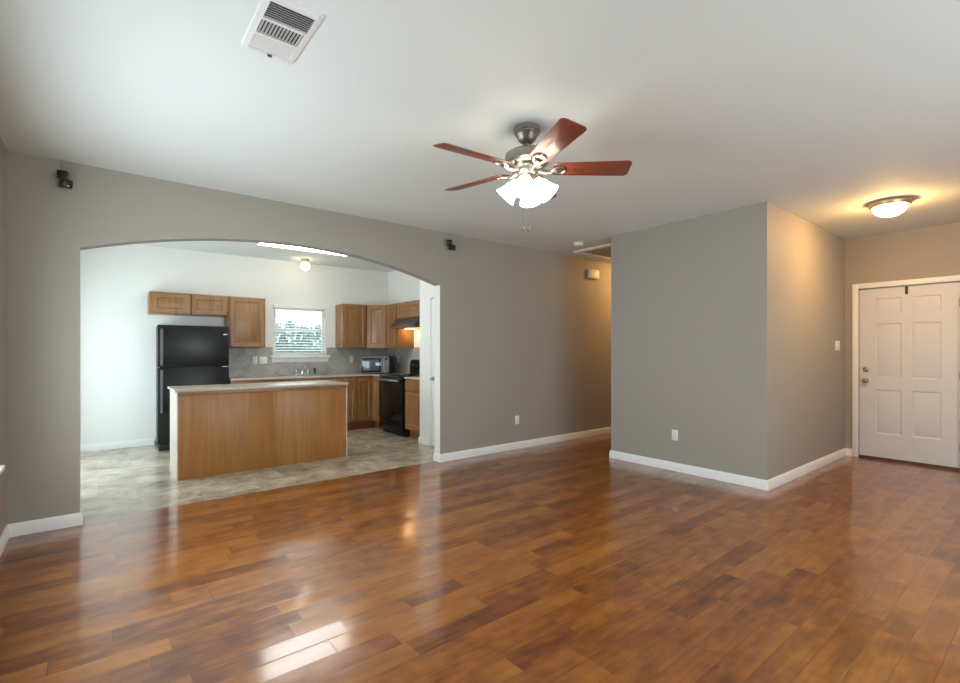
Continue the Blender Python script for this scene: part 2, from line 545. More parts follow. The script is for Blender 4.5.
struct(MB().box(BX, XH + 0.12, BY0, BY1, 0, H).build('wall_block', 'wall'), 'greige closet block between the entry and the hall')
wall_x('wall_hall_end', XH, XH + 0.12, BY1, YA, H, [], 'wall')
KW = (2.215, 3.060, 1.235, 2.030)         # kitchen window opening
wall_y('wall_kitchen_back', YB, YB + 0.12, XL, XK + 0.12, HK, [KW], 'white_wall')
wall_x('wall_kitchen_right', XK, XK + 0.12, YP, YB, HK, [], 'white_wall')
PD0, PD1, PDH = 4.90, 5.57, 2.04
mb = MB()
mb.box(XP, XP + 0.10, YK, PD0, 0, HK).box(XP, XP + 0.10, PD1, YP, 0, HK).box(XP, XP + 0.10, PD0, PD1, PDH, HK)
mb.box(XP + 0.10, XK + 0.12, YP - 0.10, YP, 0, HK).box(XK + 0.02, XK + 0.12, YK, YP - 0.10, 0, HK)
struct(mb.build('wall_pantry', 'white_wall'), 'white pantry wall beside the arch')

# baseboards: profile (offset from wall, z)
BB = [(0, 0), (0.016, 0), (0.016, 0.070), (0.010, 0.084), (0.006, 0.092), (0, 0.092)]
def bb_path(name, pts, offs=True):
    """skirting swept along wall-line points with mitred corners; the room lies to the left of the direction of travel"""
    P = [Vector(p) for p in pts]
    b = bmesh.new(); rings = []
    for i, p in enumerate(P):
        dirs_ = []
        if i > 0: dirs_.append((P[i] - P[i - 1]).normalized())
        if i < len(P) - 1: dirs_.append((P[i + 1] - P[i]).normalized())
        ns = [Vector((-d.y, d.x)) for d in dirs_]
        n_ = ns[0] if len(ns) == 1 else (ns[0] + ns[1]) / (1 + ns[0].dot(ns[1]))
        rings.append([b.verts.new((p.x + n_.x * o_, p.y + n_.y * o_, z)) for o_, z in BB])
    for r0, r1 in zip(rings, rings[1:]):
        for k in range(len(BB)):
            b.faces.new((r0[k], r0[(k + 1) % len(BB)], r1[(k + 1) % len(BB)], r1[k]))
    b.faces.new(rings[0]); b.faces.new(list(reversed(rings[-1])))
    m = MB(); m.join(b, 0)
    return struct(m.build(name, 'trim'))
bb_path('baseboard_left', [(AX0, YK), (AX0, YA), (XL, YA), (XL, YR), (XR, YR), (XR, DY0 - 0.065)])
bb_path('baseboard_arch_right', [(XH, YA), (AX1, YA), (AX1, YK)])
bb_path('baseboard_block', [(XR, DY1 + 0.065), (XR, BY0), (BX, BY0), (BX, BY1), (XH, BY1)])
bb_path('baseboard_kitchen_back', [(0.62, YB), (XL, YB)])
bb_path('baseboard_pantry', [(XP, PD1 + 0.006), (XP, YP), (XP + 0.04, YP)])

# panelled slabs --------------------------------------------------------------
def raised_panel(m, x0, x1, z0, z1, yf, d=0.010, inset=0.03, mi=0):
    """a raised field in a sunk panel: front plane yf, sunk by d"""
    b = bmesh.new()
    o = [(x0, z0), (x1, z0), (x1, z1), (x0, z1)]
    loops = []
    for ins, yy in ((0, yf), (0.010, yf + d), (0.010 + 0.004, yf + d), (0.010 + inset, yf + 0.002)):
        loops.append([b.verts.new((x + (ins if i in (0, 3) else -ins), yy, z + (ins if i in (0, 1) else -ins))) for i, (x, z) in enumerate(o)])
    for a, c in zip(loops, loops[1:]):
        for i in range(4):
            b.faces.new((a[i], a[(i + 1) % 4], c[(i + 1) % 4], c[i]))
    b.faces.new(loops[-1])
    for fc in b.faces: fc.material_index = mi
    bmesh.ops.recalc_face_normals(b, faces=list(b.faces))
    c = b.faces[:]
    if sum(f.normal.y for f in c) > 0: bmesh.ops.reverse_faces(b, faces=c)
    me = bpy.data.meshes.new('t'); b.to_mesh(me); b.free(); m.bm.from_mesh(me); bpy.data.meshes.remove(me)
def panel_slab(w, h, th, panels, d=0.010, inset=0.03, x0=0.0, z0=0.0, yf=0.0):
    """slab from x0..x0+w, z0..z0+h, front face at yf facing -y, with sunk raised panels [(xa,xb,za,zb)] in slab coords"""
    m = MB()
    b = bmesh.new()
    xs = sorted({0, w, *[p[0] for p in panels], *[p[1] for p in panels]})
    zs = sorted({0, h, *[p[2] for p in panels], *[p[3] for p in panels]})
    for xa, xb in zip(xs, xs[1:]):
        for za, zb in zip(zs, zs[1:]):
            if any(p[0] <= xa + 1e-6 and p[1] >= xb - 1e-6 and p[2] <= za + 1e-6 and p[3] >= zb - 1e-6 for p in panels):
                continue
            b.faces.new([b.verts.new((x0 + x, yf, z0 + z)) for x, z in ((xa, za), (xb, za), (xb, zb), (xa, zb))])
    P = lambda x, y, z: b.verts.new((x0 + x, y, z0 + z))
    yb = yf + th
    b.faces.new([P(0, yb, 0), P(0, yb, h), P(w, yb, h), P(w, yb, 0)])
    b.faces.new([P(0, yf, 0), P(0, yf, h), P(0, yb, h), P(0, yb, 0)])
    b.faces.new([P(w, yf, 0), P(w, yb, 0), P(w, yb, h), P(w, yf, h)])
    b.faces.new([P(0, yf, 0), P(0, yb, 0), P(w, yb, 0), P(w, yf, 0)])
    b.faces.new([P(0, yf, h), P(w, yf, h), P(w, yb, h), P(0, yb, h)])
    me = bpy.data.meshes.new('t'); b.to_mesh(me); b.free(); m.bm.from_mesh(me); bpy.data.meshes.remove(me)
    for p in panels:
        raised_panel(m, x0 + p[0], x0 + p[1], z0 + p[2], z0 + p[3], yf, d, inset)
    bmesh.ops.remove_doubles(m.bm, verts=list(m.bm.verts), dist=1e-5)
    return m

# front door: local x runs along -Y from the knob side, front faces -X
dw = DY1 - DY0
rows = ((0.285, 0.815), (0.960, 1.610), (1.730, 1.915))
pans = [(xa, xb, za, zb) for xa, xb in ((0.155, 0.395), (0.495, 0.735)) for za, zb in rows]
fd = struct(panel_slab(dw - 0.006, 2.03, 0.045, pans, 0.009, 0.028, 0.003, 0.03, 0.02).build('door_1', 'door', None, (XR, DY1, 0), -PI / 2), 'white six panel front door with a round knob')
m = MB()
m.lathe([(0, 0), (0.032, 0), (0.030, 0.006), (0.012, 0.010), (0.011, 0.030), (0.022, 0.036), (0.027, 0.048), (0.024, 0.060), (0.012, 0.066), (0, 0.067)], 24, Matrix.Translation((0.066, 0.020, 0.950)) @ Matrix.Rotation(R(90), 4, 'X'))
m.build('door_knob', 'nickel', fd)
m = MB()
m.lathe([(0, 0), (0.031, 0), (0.029, 0.010), (0.020, 0.014), (0, 0.015)], 24, Matrix.Translation((0.066, 0.020, 1.085)) @ Matrix.Rotation(R(90), 4, 'X'))
m.box(0.062, 0.070, -0.016, 0.006, 1.068, 1.102, 0.002)
m.build('deadbolt', 'nickel', fd)
m = MB(); m.lathe([(0, 0), (0.009, 0), (0.008, 0.004), (0.004, 0.005), (0, 0.002)], 16, Matrix.Translation((0.445, 0.020, 1.535)) @ Matrix.Rotation(R(90), 4, 'X'))
m.build('peephole', 'steel', fd)
m = MB()
for z in (0.25, 1.05, 1.85): m.cyl((dw - 0.002, 0.012, z - 0.045), (dw - 0.002, 0.012, z + 0.045), 0.007)
m.build('hinge', 'nickel', fd)
# casing, jambs, threshold
m = MB()
cw = 0.062
for ya, yb in ((DY0 - cw, DY0), (DY1, DY1 + cw)):
    m.box(XR - 0.018, XR, ya, yb, 0, DH + cw, 0.004)
m.box(XR - 0.018, XR, DY0, DY1, DH, DH + cw, 0.004)
m.box(XR + 0.066, XR + 0.12, DY0, DY0 + 0.012, 0, DH).box(XR + 0.066, XR + 0.12, DY1 - 0.012, DY1, 0, DH).box(XR + 0.066, XR + 0.12, DY0, DY1, DH - 0.012, DH)
struct(m.build('trim_1', 'trim'), 'white casing around the front door')
m = MB(); m.prism([(XR - 0.02, 0), (XR + 0.12, 0), (XR + 0.12, 0.028), (XR + 0.02, 0.028), (XR - 0.02, 0.006)], 'Y', DY0 + 0.001, DY1 - 0.001)
struct(m.build('trim_2', 'threshold'), 'dark bronze threshold under the front door')

# pantry door: flat white slab in the pantry wall with a lever on its far edge
pd = struct(panel_slab(PD1 - PD0 - 0.008, 2.02, 0.04, [(0.11, 0.52, 0.25, 0.95), (0.11, 0.52, 1.10, 1.90)], 0.008, 0.025, 0.004, 0.012, 0.012).build('door_2', 'trim', None, (XP, PD1, 0), -PI / 2), 'white pantry door beside the arch')
m = MB()
m.lathe([(0, 0), (0.030, 0), (0.028, 0.007), (0.012, 0.010), (0.011, 0.045), (0, 0.046)], 20, Matrix.Translation((0.055, 0.012, 0.93)) @ Matrix.Rotation(R(90), 4, 'X'))
m.tube([(0.055, -0.034, 0.93), (0.09, -0.036, 0.931), (0.155, -0.034, 0.928)], [0.009, 0.008, 0.006])
m.build('lever_handle', 'nickel', pd)
m = MB(); m.box(-0.030, -0.012, -0.030, -0.017, 0.012, 0.030, 0.003)

# windows ---------------------------------------------------------------------
def window_frame(name, label, axis, at, a0, a1, z0, z1, depth, sgn, mull, sill_out, glaze=True):
    """frame in a hole; axis 'Y' means the wall is y = const; sgn points to the room"""
    o = bpy.data.objects.new(name, None); C.objects.link(o); struct(o, label)
    def B(m, a, b_, d0, d1, za, zb, bev=0.003):
        lo, hi = min(at + sgn * d0, at + sgn * d1), max(at + sgn * d0, at + sgn * d1)
        if axis == 'Y': m.box(a, b_, lo, hi, za, zb, bev)
        else: m.box(lo, hi, a, b_, za, zb, bev)
    f = MB(); t = 0.045
    B(f, a0, a0 + t, -depth, -depth + 0.05, z0, z1); B(f, a1 - t, a1, -depth, -depth + 0.05, z0, z1)
    B(f, a0 + t, a1 - t, -depth, -depth + 0.05, z0, z0 + t); B(f, a0 + t, a1 - t, -depth, -depth + 0.05, z1 - t, z1)
    for mz in mull.get('z', []): B(f, a0 + t, a1 - t, -depth + 0.004, -depth + 0.046, mz - 0.02, mz + 0.02)
    for mx in mull.get('x', []): B(f, mx - 0.025, mx + 0.025, -depth + 0.004, -depth + 0.046, z0 + t, z1 - t)
    f.build('window_frame', 'trim', o)
    g = MB(); B(g, a0 + t * 0.6, a1 - t * 0.6, -depth + 0.022, -depth + 0.028, z0 + t * 0.6, z1 - t * 0.6, 0)
    g.build('pane', 'glass', o)
    if sill_out:
        s_ = MB()
        B(s_, a0 - 0.05, a1 + 0.05, 0, sill_out, z0 - 0.03, z0, 0.006)
        B(s_, a0 - 0.03, a1 + 0.03, 0, 0.018, z0 - 0.085, z0 - 0.03, 0.004)
        B(s_, a0, a1, -depth + 0.05, 0, z0 - 0.012, z0 + 0.002, 0)
        s_.build('window_sill', 'trim', o)
    return o
window_frame('window_1', 'bright kitchen window over the sink', 'Y', YB, KW[0], KW[1], KW[2], KW[3], 0.10, -1, {'z': [1.66]}, 0)
m = MB()
m.box(KW[0] - 0.060, KW[1] + 0.060, YB - 0.062, YB + 0.05, KW[2] - 0.035, KW[2], 0.008)
m.prism([(YB, KW[2] - 0.105), (YB - 0.020, KW[2] - 0.105), (YB - 0.028, KW[2] - 0.070), (YB - 0.050, KW[2] - 0.035), (YB, KW[2] - 0.035)], 'X', KW[0] - 0.040, KW[1] + 0.040)
m.build('window_sill', 'trim', bpy.data.objects['window_1'])
window_frame('window_2', 'window in the left wall, its sill tip in view', 'X', XL, LW[0], LW[1], LW[2], LW[3], 0.10, 1, {'x': [2.95]}, 0.062)
window_frame('window_3', 'wide window behind the camera', 'Y', YR, RW[0], RW[1], RW[2], RW[3], 0.10, 1, {'x': [2.0, 3.2]}, 0.05)
window_frame('door_3', 'sliding glass door of the kitchen', 'X', XL, KD[0], KD[1], KD[2], KD[3], 0.10, 1, {'x': [6.65]}, 0)

# backsplash tiles
m = MB()
m.box(1.46, KW[0] - 0.02, YB - 0.010, YB, 0.92, 1.372)
m.box(KW[0] - 0.02, KW[1] + 0.02, YB - 0.010, YB, 0.92, KW[2] - 0.036)
m.box(KW[1] + 0.02, XK, YB - 0.010, YB, 0.92, 1.372)
m.box(XK - 0.010, XK, YP, YB - 0.010, 0.92, 1.372)
struct(m.build('wall_backsplash', 'splash'), 'grey stone tile backsplash')

# outside, beyond the kitchen window
struct(MB().box(-8, 12, YB + 0.12, 22, -0.25, -0.12).build('ground_outside', 'grass'))
rnd = random.Random(3)
hb = bmesh.new()
for i in range(9000):
    x = rnd.uniform(0.5, 8.0); z = rnd.uniform(-0.12, 1.0) ** 1 if rnd.random() < .3 else rnd.uniform(0.6, 1.95)
    top_ = 1.78 + 0.16 * math.sin(x * 2.3) + 0.10 * math.sin(x * 6.1 + 1)
    z = min(z, top_ + rnd.uniform(-0.05, 0.05))
    y = 11.3 + rnd.uniform(-0.45, 0.45) * (1 - 0.25 * max(0, z) / 2)
    s_ = rnd.uniform(0.05, 0.12)
    q = Matrix.Translation((x, y, z)) @ Matrix.Rotation(rnd.uniform(0, 6.28), 4, 'Z') @ Matrix.Rotation(rnd.uniform(-1.2, 1.2), 4, 'X')
    vs_ = [hb.verts.new(q @ Vector(p)) for p in ((-s_ * .45, 0, 0), (0, 0.01, -s_), (s_ * .45, 0, 0), (0, 0.01, s_))]
    hb.faces.new(vs_)
me = bpy.data.meshes.new('hedge'); hb.to_mesh(me); hb.free(); me.materials.append(M['leaf'])
ho = bpy.data.objects.new('hedge', None); C.objects.link(ho); ho.location = (4.2, 11.3, -0.12)
tag(ho, 'leafy green hedge outside behind the kitchen window blind', 'hedge')
lo = bpy.data.objects.new('foliage', me); C.objects.link(lo); lo.parent = ho; lo.location = (-4.2, -11.3, 0.12)
m = MB()
for i in range(44):
    x = -3.6 + i * 7.2 / 43 + rnd.uniform(-.05, .05)
    m.ball((x, rnd.uniform(0.12, 0.30), rnd.uniform(1.10, 1.30)), rnd.uniform(0.42, 0.50), 12)
    m.ball((x, rnd.uniform(0.12, 0.30), 0.55), 0.5, 12, 0, 1.05)
m.build('inner_growth', 'leaf_core', ho)
for i in range(9):
    x = -3.4 + i * 0.85; MB().tube([(x, 0, 0), (x + .03, 0.02, 0.5), (x - .02, 0, 1.2)], [0.03, 0.025, 0.012], 7).build('stem', 'oak_red', ho)

# ------------------------------------------------------------------ kitchen cabinets
def cab_door(parent, x0, x1, z0, z1, name='cabinet_door', mat='oak', th=0.019, st=0.055):
    w_, h_ = x1 - x0, z1 - z0
    pl = [(st, w_ - st, st, h_ - st)] if h_ > 0.2 and w_ > 0.17 else []
    return panel_slab(w_, h_, th, pl, 0.010, 0.026, x0, z0, -th).build(name, mat, parent)
def carcass(m, w_, dpt, z0, z1):
    m.box(0, w_, 0, dpt, z0, z1, 0.0015)

GU = 'oak wall cabinets in the kitchen'
GB = 'oak base cabinets in the kitchen'
UZ0, UZ1 = 1.360, 2.112
UF = YB - 0.32
# over the fridge: one wide low unit with two doors
t = thing('wall_cabinet', 'low wide oak wall cabinet with two doors above the black refrigerator', 'cabinet', (0.540, UF, 1.818), 0, GU)
m = MB(); carcass(m, 0.955, 0.318, 0, UZ1 - 1.818); m.build('cabinet_body', 'oak', t)
cab_door(t, 0.028, 0.468, 0.018, UZ1 - 1.818 - 0.018); cab_door(t, 0.490, 0.925, 0.018, UZ1 - 1.818 - 0.018)
t = thing('wall_cabinet', 'tall single-door oak wall cabinet between the refrigerator and the window', 'cabinet', (1.497, UF, UZ0), 0, GU)
m = MB(); carcass(m, 0.505, 0.318, 0, UZ1 - UZ0); m.build('cabinet_body', 'oak', t)
cab_door(t, 0.02, 0.485, 0.018, UZ1 - UZ0 - 0.018)
t = thing('wall_cabinet', 'single-door oak wall cabinet just right of the kitchen window', 'cabinet', (3.235, UF, UZ0), 0, GU)
m = MB(); carcass(m, 0.432, 0.318, 0, UZ1 - UZ0); m.build('cabinet_body', 'oak', t)
cab_door(t, 0.02, 0.412, 0.018, UZ1 - UZ0 - 0.018)
# diagonal corner
t = thing('corner_cabinet', 'diagonal oak corner wall cabinet above the microwave', 'cabinet', (3.669, UF, UZ0), 0, GU)
m = MB(); m.prism([(0, 0), (0.261, -0.261), (0.579, -0.261), (0.579, 0.318), (0, 0.318)], 'Z', 0, UZ1 - UZ0); m.build('cabinet_body', 'oak', t)
d = cab_door(t, 0.025, 0.345, 0.018, UZ1 - UZ0 - 0.018); d.rotation_euler = (0, 0, -PI / 4)
# right wall units: local x runs towards the viewer
XU = XK - 0.32
t = thing('wall_cabinet', 'narrow oak wall cabinet between the corner cabinet and the range hood', 'cabinet', (XU, 7.497, UZ0), -PI / 2, GU)
m = MB(); carcass(m, 0.365, 0.318, 0, UZ1 - UZ0); m.build('cabinet_body', 'oak', t)
cab_door(t, 0.03, 0.335, 0.018, UZ1 - UZ0 - 0.018)
t = thing('wall_cabinet', 'short two-door oak wall cabinet directly above the range hood', 'cabinet', (XU, 7.130, 1.845), -PI / 2, GU)
m = MB(); carcass(m, 0.762, 0.318, 0, UZ1 - 1.845); m.build('cabinet_body', 'oak', t)
cab_door(t, 0.02, 0.372, 0.018, UZ1 - 1.845 - 0.018); cab_door(t, 0.390, 0.742, 0.018, UZ1 - 1.845 - 0.018)

# base units
BF = YB - 0.615; BH = 0.892; TK = 0.13
def base_body(t, w_, dpt=0.603, open_top=False):
    m = MB()
    if open_top:
        m.box(0, w_, 0, dpt, TK, 0.70).box(0, w_, 0, 0.02, 0.70, BH).box(0, 0.018, 0.02, dpt, 0.70, BH).box(w_ - 0.018, w_, 0.02, dpt, 0.70, BH)
    else: m.box(0, w_, 0, dpt, TK, BH, 0.0015)
    m.build('cabinet_body', 'oak', t)
    m = MB(); m.box(0.002, w_ - 0.002, 0.075, dpt, 0, TK); m.build('toe_kick', 'oak_red', t)
def base_unit(label, x0, y0, w_, rot, drawers, doors):
    t = thing('base_cabinet', label, 'cabinet', (x0, y0, 0), rot, GB)
    base_body(t, w_, open_top='sink' in label)
    for a, b_ in drawers: panel_slab(b_ - a, 0.135, 0.019, [], 0, 0, a, 0.725, -0.019).build('drawer_front', 'oak', t)
    for a, b_ in doors: cab_door(t, a, b_, 0.150, 0.700)
    return t
base_unit('oak base cabinet under the counter beside the refrigerator', 1.465, BF, 0.70, 0, [(0.02, 0.34), (0.36, 0.68)], [(0.02, 0.34), (0.36, 0.68)])
base_unit('oak sink base cabinet below the kitchen window', 2.167, BF, 0.915, 0, [(0.02, 0.448), (0.468, 0.895)], [(0.02, 0.448), (0.468, 0.895)])
base_unit('narrow oak base cabinet with one drawer right of the island', 3.084, BF, 0.262, 0, [(0.018, 0.244)], [(0.018, 0.244)])
t = thing('corner_base_cabinet', 'oak corner base cabinet beside the black range with folding doors', 'cabinet', (3.348, BF, 0), 0, GB)
xb = XK - 0.61 - 3.348
m = MB(); m.prism([(0, 0), (xb, 0), (xb, 7.135 - BF), (XK - 3.348 - 0.012, 7.135 - BF), (XK - 3.348 - 0.012, 0.603), (0, 0.603)], 'Z', TK, BH); m.build('cabinet_body', 'oak', t)
m = MB(); m.prism([(0.002, 0.075), (xb + .075, 0.075), (xb + .075, 7.137 - BF), (XK - 3.348 - 0.012, 7.137 - BF), (XK - 3.348 - 0.012, 0.603), (0.002, 0.603)], 'Z', 0, TK); m.build('toe_kick', 'oak_red', t)
cab_door(t, 0.018, xb - 0.022, 0.150, 0.858)
d = cab_door(t, 0.022, BF - 7.135 - 0.012, 0.150, 0.858); d.location = (xb, 0, 0); d.rotation_euler = (0, 0, -PI / 2)
base_unit('oak base cabinet with drawer between the range and the pantry wall', XK - 0.61, 6.358, 0.50, -PI / 2, [(0.02, 0.48)], [(0.02, 0.48)])

# continuous worktops
m = MB()
e = 0.025
m.prism([(1.462, BF - e), (2.335, BF - e), (2.335, YB - 0.012), (1.462, YB - 0.012)], 'Z', 0.8935, 0.918)
m.prism([(2.335, BF - e), (2.935, BF - e), (2.935, BF + 0.065), (2.335, BF + 0.065)], 'Z', 0.8935, 0.918)
m.prism([(2.335, BF + 0.465), (2.935, BF + 0.465), (2.935, YB - 0.012), (2.335, YB - 0.012)], 'Z', 0.8935, 0.918)
m.prism([(2.935, BF - e), (XK - 0.61 - e, BF - e), (XK - 0.61 - e, 7.137), (XK - 0.012, 7.137), (XK - 0.012, YB - 0.012), (2.935, YB - 0.012)], 'Z', 0.8935, 0.918)
tag(m.build('countertop', 'counter'), 'long beige laminate worktop running under the window into the corner', 'countertop')
m = MB(); m.box(XK - 0.635, XK - 0.012, YP + 0.005, 6.358, 0.8935, 0.918, 0.003)
tag(m.build('countertop', 'counter'), 'short piece of beige worktop between the range and the pantry wall', 'countertop')

# sink and faucet
t = thing('sink', 'double-bowl steel sink set in the worktop below the window', 'sink', (2.635, BF + 0.265, 0.918))
m = MB()
for xa, xb_ in ((-0.295, -0.012), (0.012, 0.295)):
    m.box(xa, xb_, -0.195, 0.195, -0.165, -0.160)
    m.box(xa, xa + 0.004, -0.195, 0.195, -0.16, 0.0); m.box(xb_ - 0.004, xb_, -0.195, 0.195, -0.16, 0.0)
    m.box(xa, xb_, -0.199, -0.195, -0.16, 0.0); m.box(xa, xb_, 0.195, 0.199, -0.16, 0.0)
m.build('sink_bowl', 'steel', t)
m = MB()
m.box(-0.315, 0.315, -0.225, -0.195, 0.0005, 0.006, 0.002).box(-0.315, 0.315, 0.195, 0.225, 0.0005, 0.006, 0.002)
m.box(-0.315, -0.295, -0.195, 0.195, 0.0005, 0.006, 0.002).box(0.295, 0.315, -0.195, 0.195, 0.0005, 0.006, 0.002).box(-0.012, 0.012, -0.195, 0.195, 0.0005, 0.006, 0.002)
m.build('sink_rim', 'steel', t)
t = thing('faucet', 'chrome two-handle kitchen faucet behind the sink', 'faucet', (2.635, YB - 0.085, 0.9185))
m = MB(); m.box(-0.13, 0.13, -0.026, 0.026, 0, 0.016, 0.006); m.build('deck_plate', 'chrome', t)
m = MB(); m.cyl((0, 0, 0.014), (0, 0, 0.06), 0.016, 0.014)
m.tube([(0, 0, 0.05), (0, -0.005, 0.10), (0, -0.04, 0.135), (0, -0.10, 0.140), (0, -0.155, 0.115), (0, -0.165, 0.095)], [0.013, 0.012, 0.011, 0.010, 0.010, 0.011])
m.build('spout', 'chrome', t)
for sx in (-1, 1):
    m = MB(); m.lathe([(0, 0.014), (0.022, 0.014), (0.018, 0.03), (0.014, 0.05), (0.020, 0.055), (0.020, 0.075), (0.012, 0.082), (0, 0.083)], 20, Matrix.Translation((sx * 0.095, 0, 0)))
    m.box(sx * 0.095 - 0.007, sx * 0.095 + 0.007, -0.045, -0.010, 0.062, 0.074, 0.004)
    m.build('tap_handle', 'chrome', t)
t = thing('sprayer', 'black side sprayer right of the chrome kitchen faucet', 'sprayer', (2.845, YB - 0.085, 0.9185))
m = MB(); m.lathe([(0, 0), (0.022, 0), (0.020, 0.010), (0.014, 0.014), (0.014, 0.022), (0, 0.023)], 20); m.build('sprayer_base', 'chrome', t)
m = MB(); m.lathe([(0, 0.022), (0.011, 0.022), (0.015, 0.06), (0.020, 0.09), (0.021, 0.105), (0, 0.108)], 20); m.box(-0.006, 0.006, -0.030, -0.012, 0.070, 0.10, 0.003); m.build('spray_head', 'black_plastic', t)

# island
t = thing('kitchen_island', 'long oak kitchen island with plain veneer back facing the living room', 'kitchen island', (0.622, 5.675, 0))
IW, ID = 1.80, 0.60
m = MB(); m.box(0.006, IW - 0.006, 0.006, ID - 0.02, 0.0, BH); m.build('cabinet_body', 'oak', t)
m = MB(); m.box(0.012, 0.935, 0, 0.006, 0, BH, 0.001).box(0.945, IW - 0.012, 0, 0.006, 0, BH, 0.001); m.box(0.932, 0.948, -0.004, 0.006, 0, BH, 0.002); m.build('back_panel', 'oak_panel', t)
for xa, xb_ in ((0, 0.012), (IW - 0.012, IW)):
    m = MB(); m.box(xa, xb_, -0.003, ID - 0.02, 0, BH, 0.002); m.build('end_panel', 'pale_end', t)
m = MB(); m.box(0.013, IW - 0.013, -0.016, 0.0, BH - 0.034, BH, 0.003); m.build('top_rail', 'oak', t)
for a, b_ in ((0.03, 0.45), (0.48, 0.90), (0.93, 1.32), (1.35, 1.77)):
    d = cab_door(t, -b_, -a, 0.125, 0.85); d.location = (0, ID - 0.02, 0); d.rotation_euler = (0, 0, PI)
m = MB(); m.box(0.622 - 0.018, 0.622 + IW + 0.012, 5.675 - 0.022, 5.675 + ID + 0.03, 0.8935, 0.918, 0.004)
tag(m.build('island_countertop', 'counter'), 'pale laminate worktop lying on the oak kitchen island', 'countertop')

# ------------------------------------------------------------------ refrigerator
t = thing('refrigerator', 'tall black top-freezer refrigerator standing left of the counter', 'refrigerator', (0.605, 7.455, 0))
FW, FD, FH = 0.838, 0.60, 1.655
m = MB(); m.box(0.028, FW - 0.01, 0.060, FD - 0.03, 0.03, FH - 0.004, 0.006); m.build('refrigerator_body', 'black', t)
m = MB(); m.box(0.02, FW - 0.02, 0.05, FD - 0.02, 0.0, 0.045); m.box(0.02, FW - 0.02, 0.03, 0.05, 0.015, 0.085, 0.003); m.build('base_grille', 'black_plastic', t)
fz = MB().box(0, FW, 0, 0.056, 1.098, FH - 0.002, 0.008).build('freezer_door', 'black', t)
fr_ = MB().box(0, FW, 0, 0.056, 0.095, 1.086, 0.008).build('fridge_door', 'black', t)
def handle(parent, z0, z1):
    m = MB(); m.box(0.030, 0.062, -0.052, -0.030, z0, z1, 0.009)
    m.box(0.034, 0.058, -0.034, 0.002, z0 + 0.01, z0 + 0.05, 0.004).box(0.034, 0.058, -0.034, 0.002, z1 - 0.05, z1 - 0.01, 0.004)
    m.build('handle', 'grey_plastic', parent)
handle(fz, 1.12, 1.60); handle(fr_, 0.50, 1.065)
for z in (1.54, 1.0925):
    m = MB(); m.box(FW - 0.085, FW - 0.002, -0.006, 0.05, z - 0.005, z + 0.005, 0.002); 
    if z > 1.2: m.bm.clear(); m.box(FW - 0.075, FW - 0.020, -0.004, 0.002, z - 0.008, z + 0.008, 0.002); m.build('badge', 'steel', t)
    else: m.build('hinge', 'steel', t)

# ------------------------------------------------------------------ range, hood, microwave
t = thing('range', 'black freestanding electric range with a glass oven door', 'range', (XK - 0.655, 7.128, 0), -PI / 2)
RW_, RD = 0.762, 0.640
m = MB(); m.box(0, RW_, 0.03, RD, 0.06, 0.895, 0.004).box(0.02, RW_ - 0.02, 0.06, RD - 0.03, 0, 0.06); m.build('range_body', 'black_gloss', t)
ct = MB().box(-0.001, RW_ + 0.001, 0.0, RD - 0.05, 0.897, 0.917, 0.006).build('cooktop', 'black_glass', t)
for bx, by, br_ in ((0.2, 0.17, 0.10), (0.56, 0.17, 0.078), (0.2, 0.42, 0.078), (0.56, 0.42, 0.10)):
    m = MB()
    m.lathe([(br_ + 0.014, 0.916), (br_ + 0.016, 0.921), (br_ + 0.004, 0.921), (br_, 0.917)], 32, Matrix.Translation((bx, by, 0)))
    for k in range(4):
        rr = br_ * (0.25 + 0.22 * k)
        pr = [(rr + 0.006 * math.cos(a), 0.924 + 0.005 * math.sin(a)) for a in [2 * PI * j / 8 for j in range(9)]]
        m.lathe(pr, 28, Matrix.Translation((bx, by, 0)))
    m.build('burner', 'black_plastic', ct)
od = MB().box(0.004, RW_ - 0.004, -0.012, 0.03, 0.235, 0.888, 0.006).build('oven_door', 'black_gloss', t)
MB().box(0.13, RW_ - 0.13, -0.0150, -0.011, 0.38, 0.72, 0.001).build('oven_window', 'black_glass', od)
m = MB(); m.box(0.06, RW_ - 0.06, -0.058, -0.036, 0.835, 0.865, 0.009); m.box(0.08, 0.11, -0.04, -0.008, 0.837, 0.863, 0.004).box(RW_ - 0.11, RW_ - 0.08, -0.04, -0.008, 0.837, 0.863, 0.004); m.build('handle', 'steel', od)
dr = MB().box(0.004, RW_ - 0.004, -0.010, 0.03, 0.062, 0.226, 0.006).build('storage_drawer', 'black_gloss', t)
bgd = MB()
pts = []
for cx_, cz_, a0 in ((RW_ - 0.10, 1.07, 0), (0.10, 1.07, 90)):
    for k in range(7):
        a = R(a0 + 15 * k); pts.append((cx_ + 0.095 * math.cos(a), cz_ + 0.095 * math.sin(a)))
pts = [(0.005, 0.90), (RW_ - 0.005, 0.90)] + pts
bgd.prism(pts, 'Y', RD - 0.075, RD - 0.005, 0, 0.006)
bg_ = bgd.build('backguard', 'black', t)
for kx in (0.09, 0.20, 0.56, 0.67):
    m = MB(); m.lathe([(0, 0), (0.026, 0), (0.024, 0.018), (0.018, 0.022), (0, 0.022)], 20, Matrix.Translation((kx, RD - 0.074, 1.06)) @ Matrix.Rotation(R(90), 4, 'X')); m.box(kx - 0.003, kx + 0.003, RD - 0.104, RD - 0.09, 1.045, 1.078, 0.001)
    m.lathe([(0.030, 0), (0.034, 0), (0.034, 0.003), (0.030, 0.003)], 20, Matrix.Translation((kx, RD - 0.074, 1.06)) @ Matrix.Rotation(R(90), 4, 'X'), 1)
    m.build('control_knob', ['black_plastic', 'steel'], bg_)
MB().box(0.29, 0.47, RD - 0.079, RD - 0.073, 1.02, 1.10, 0.002).build('clock_display', 'black_glass', bg_)

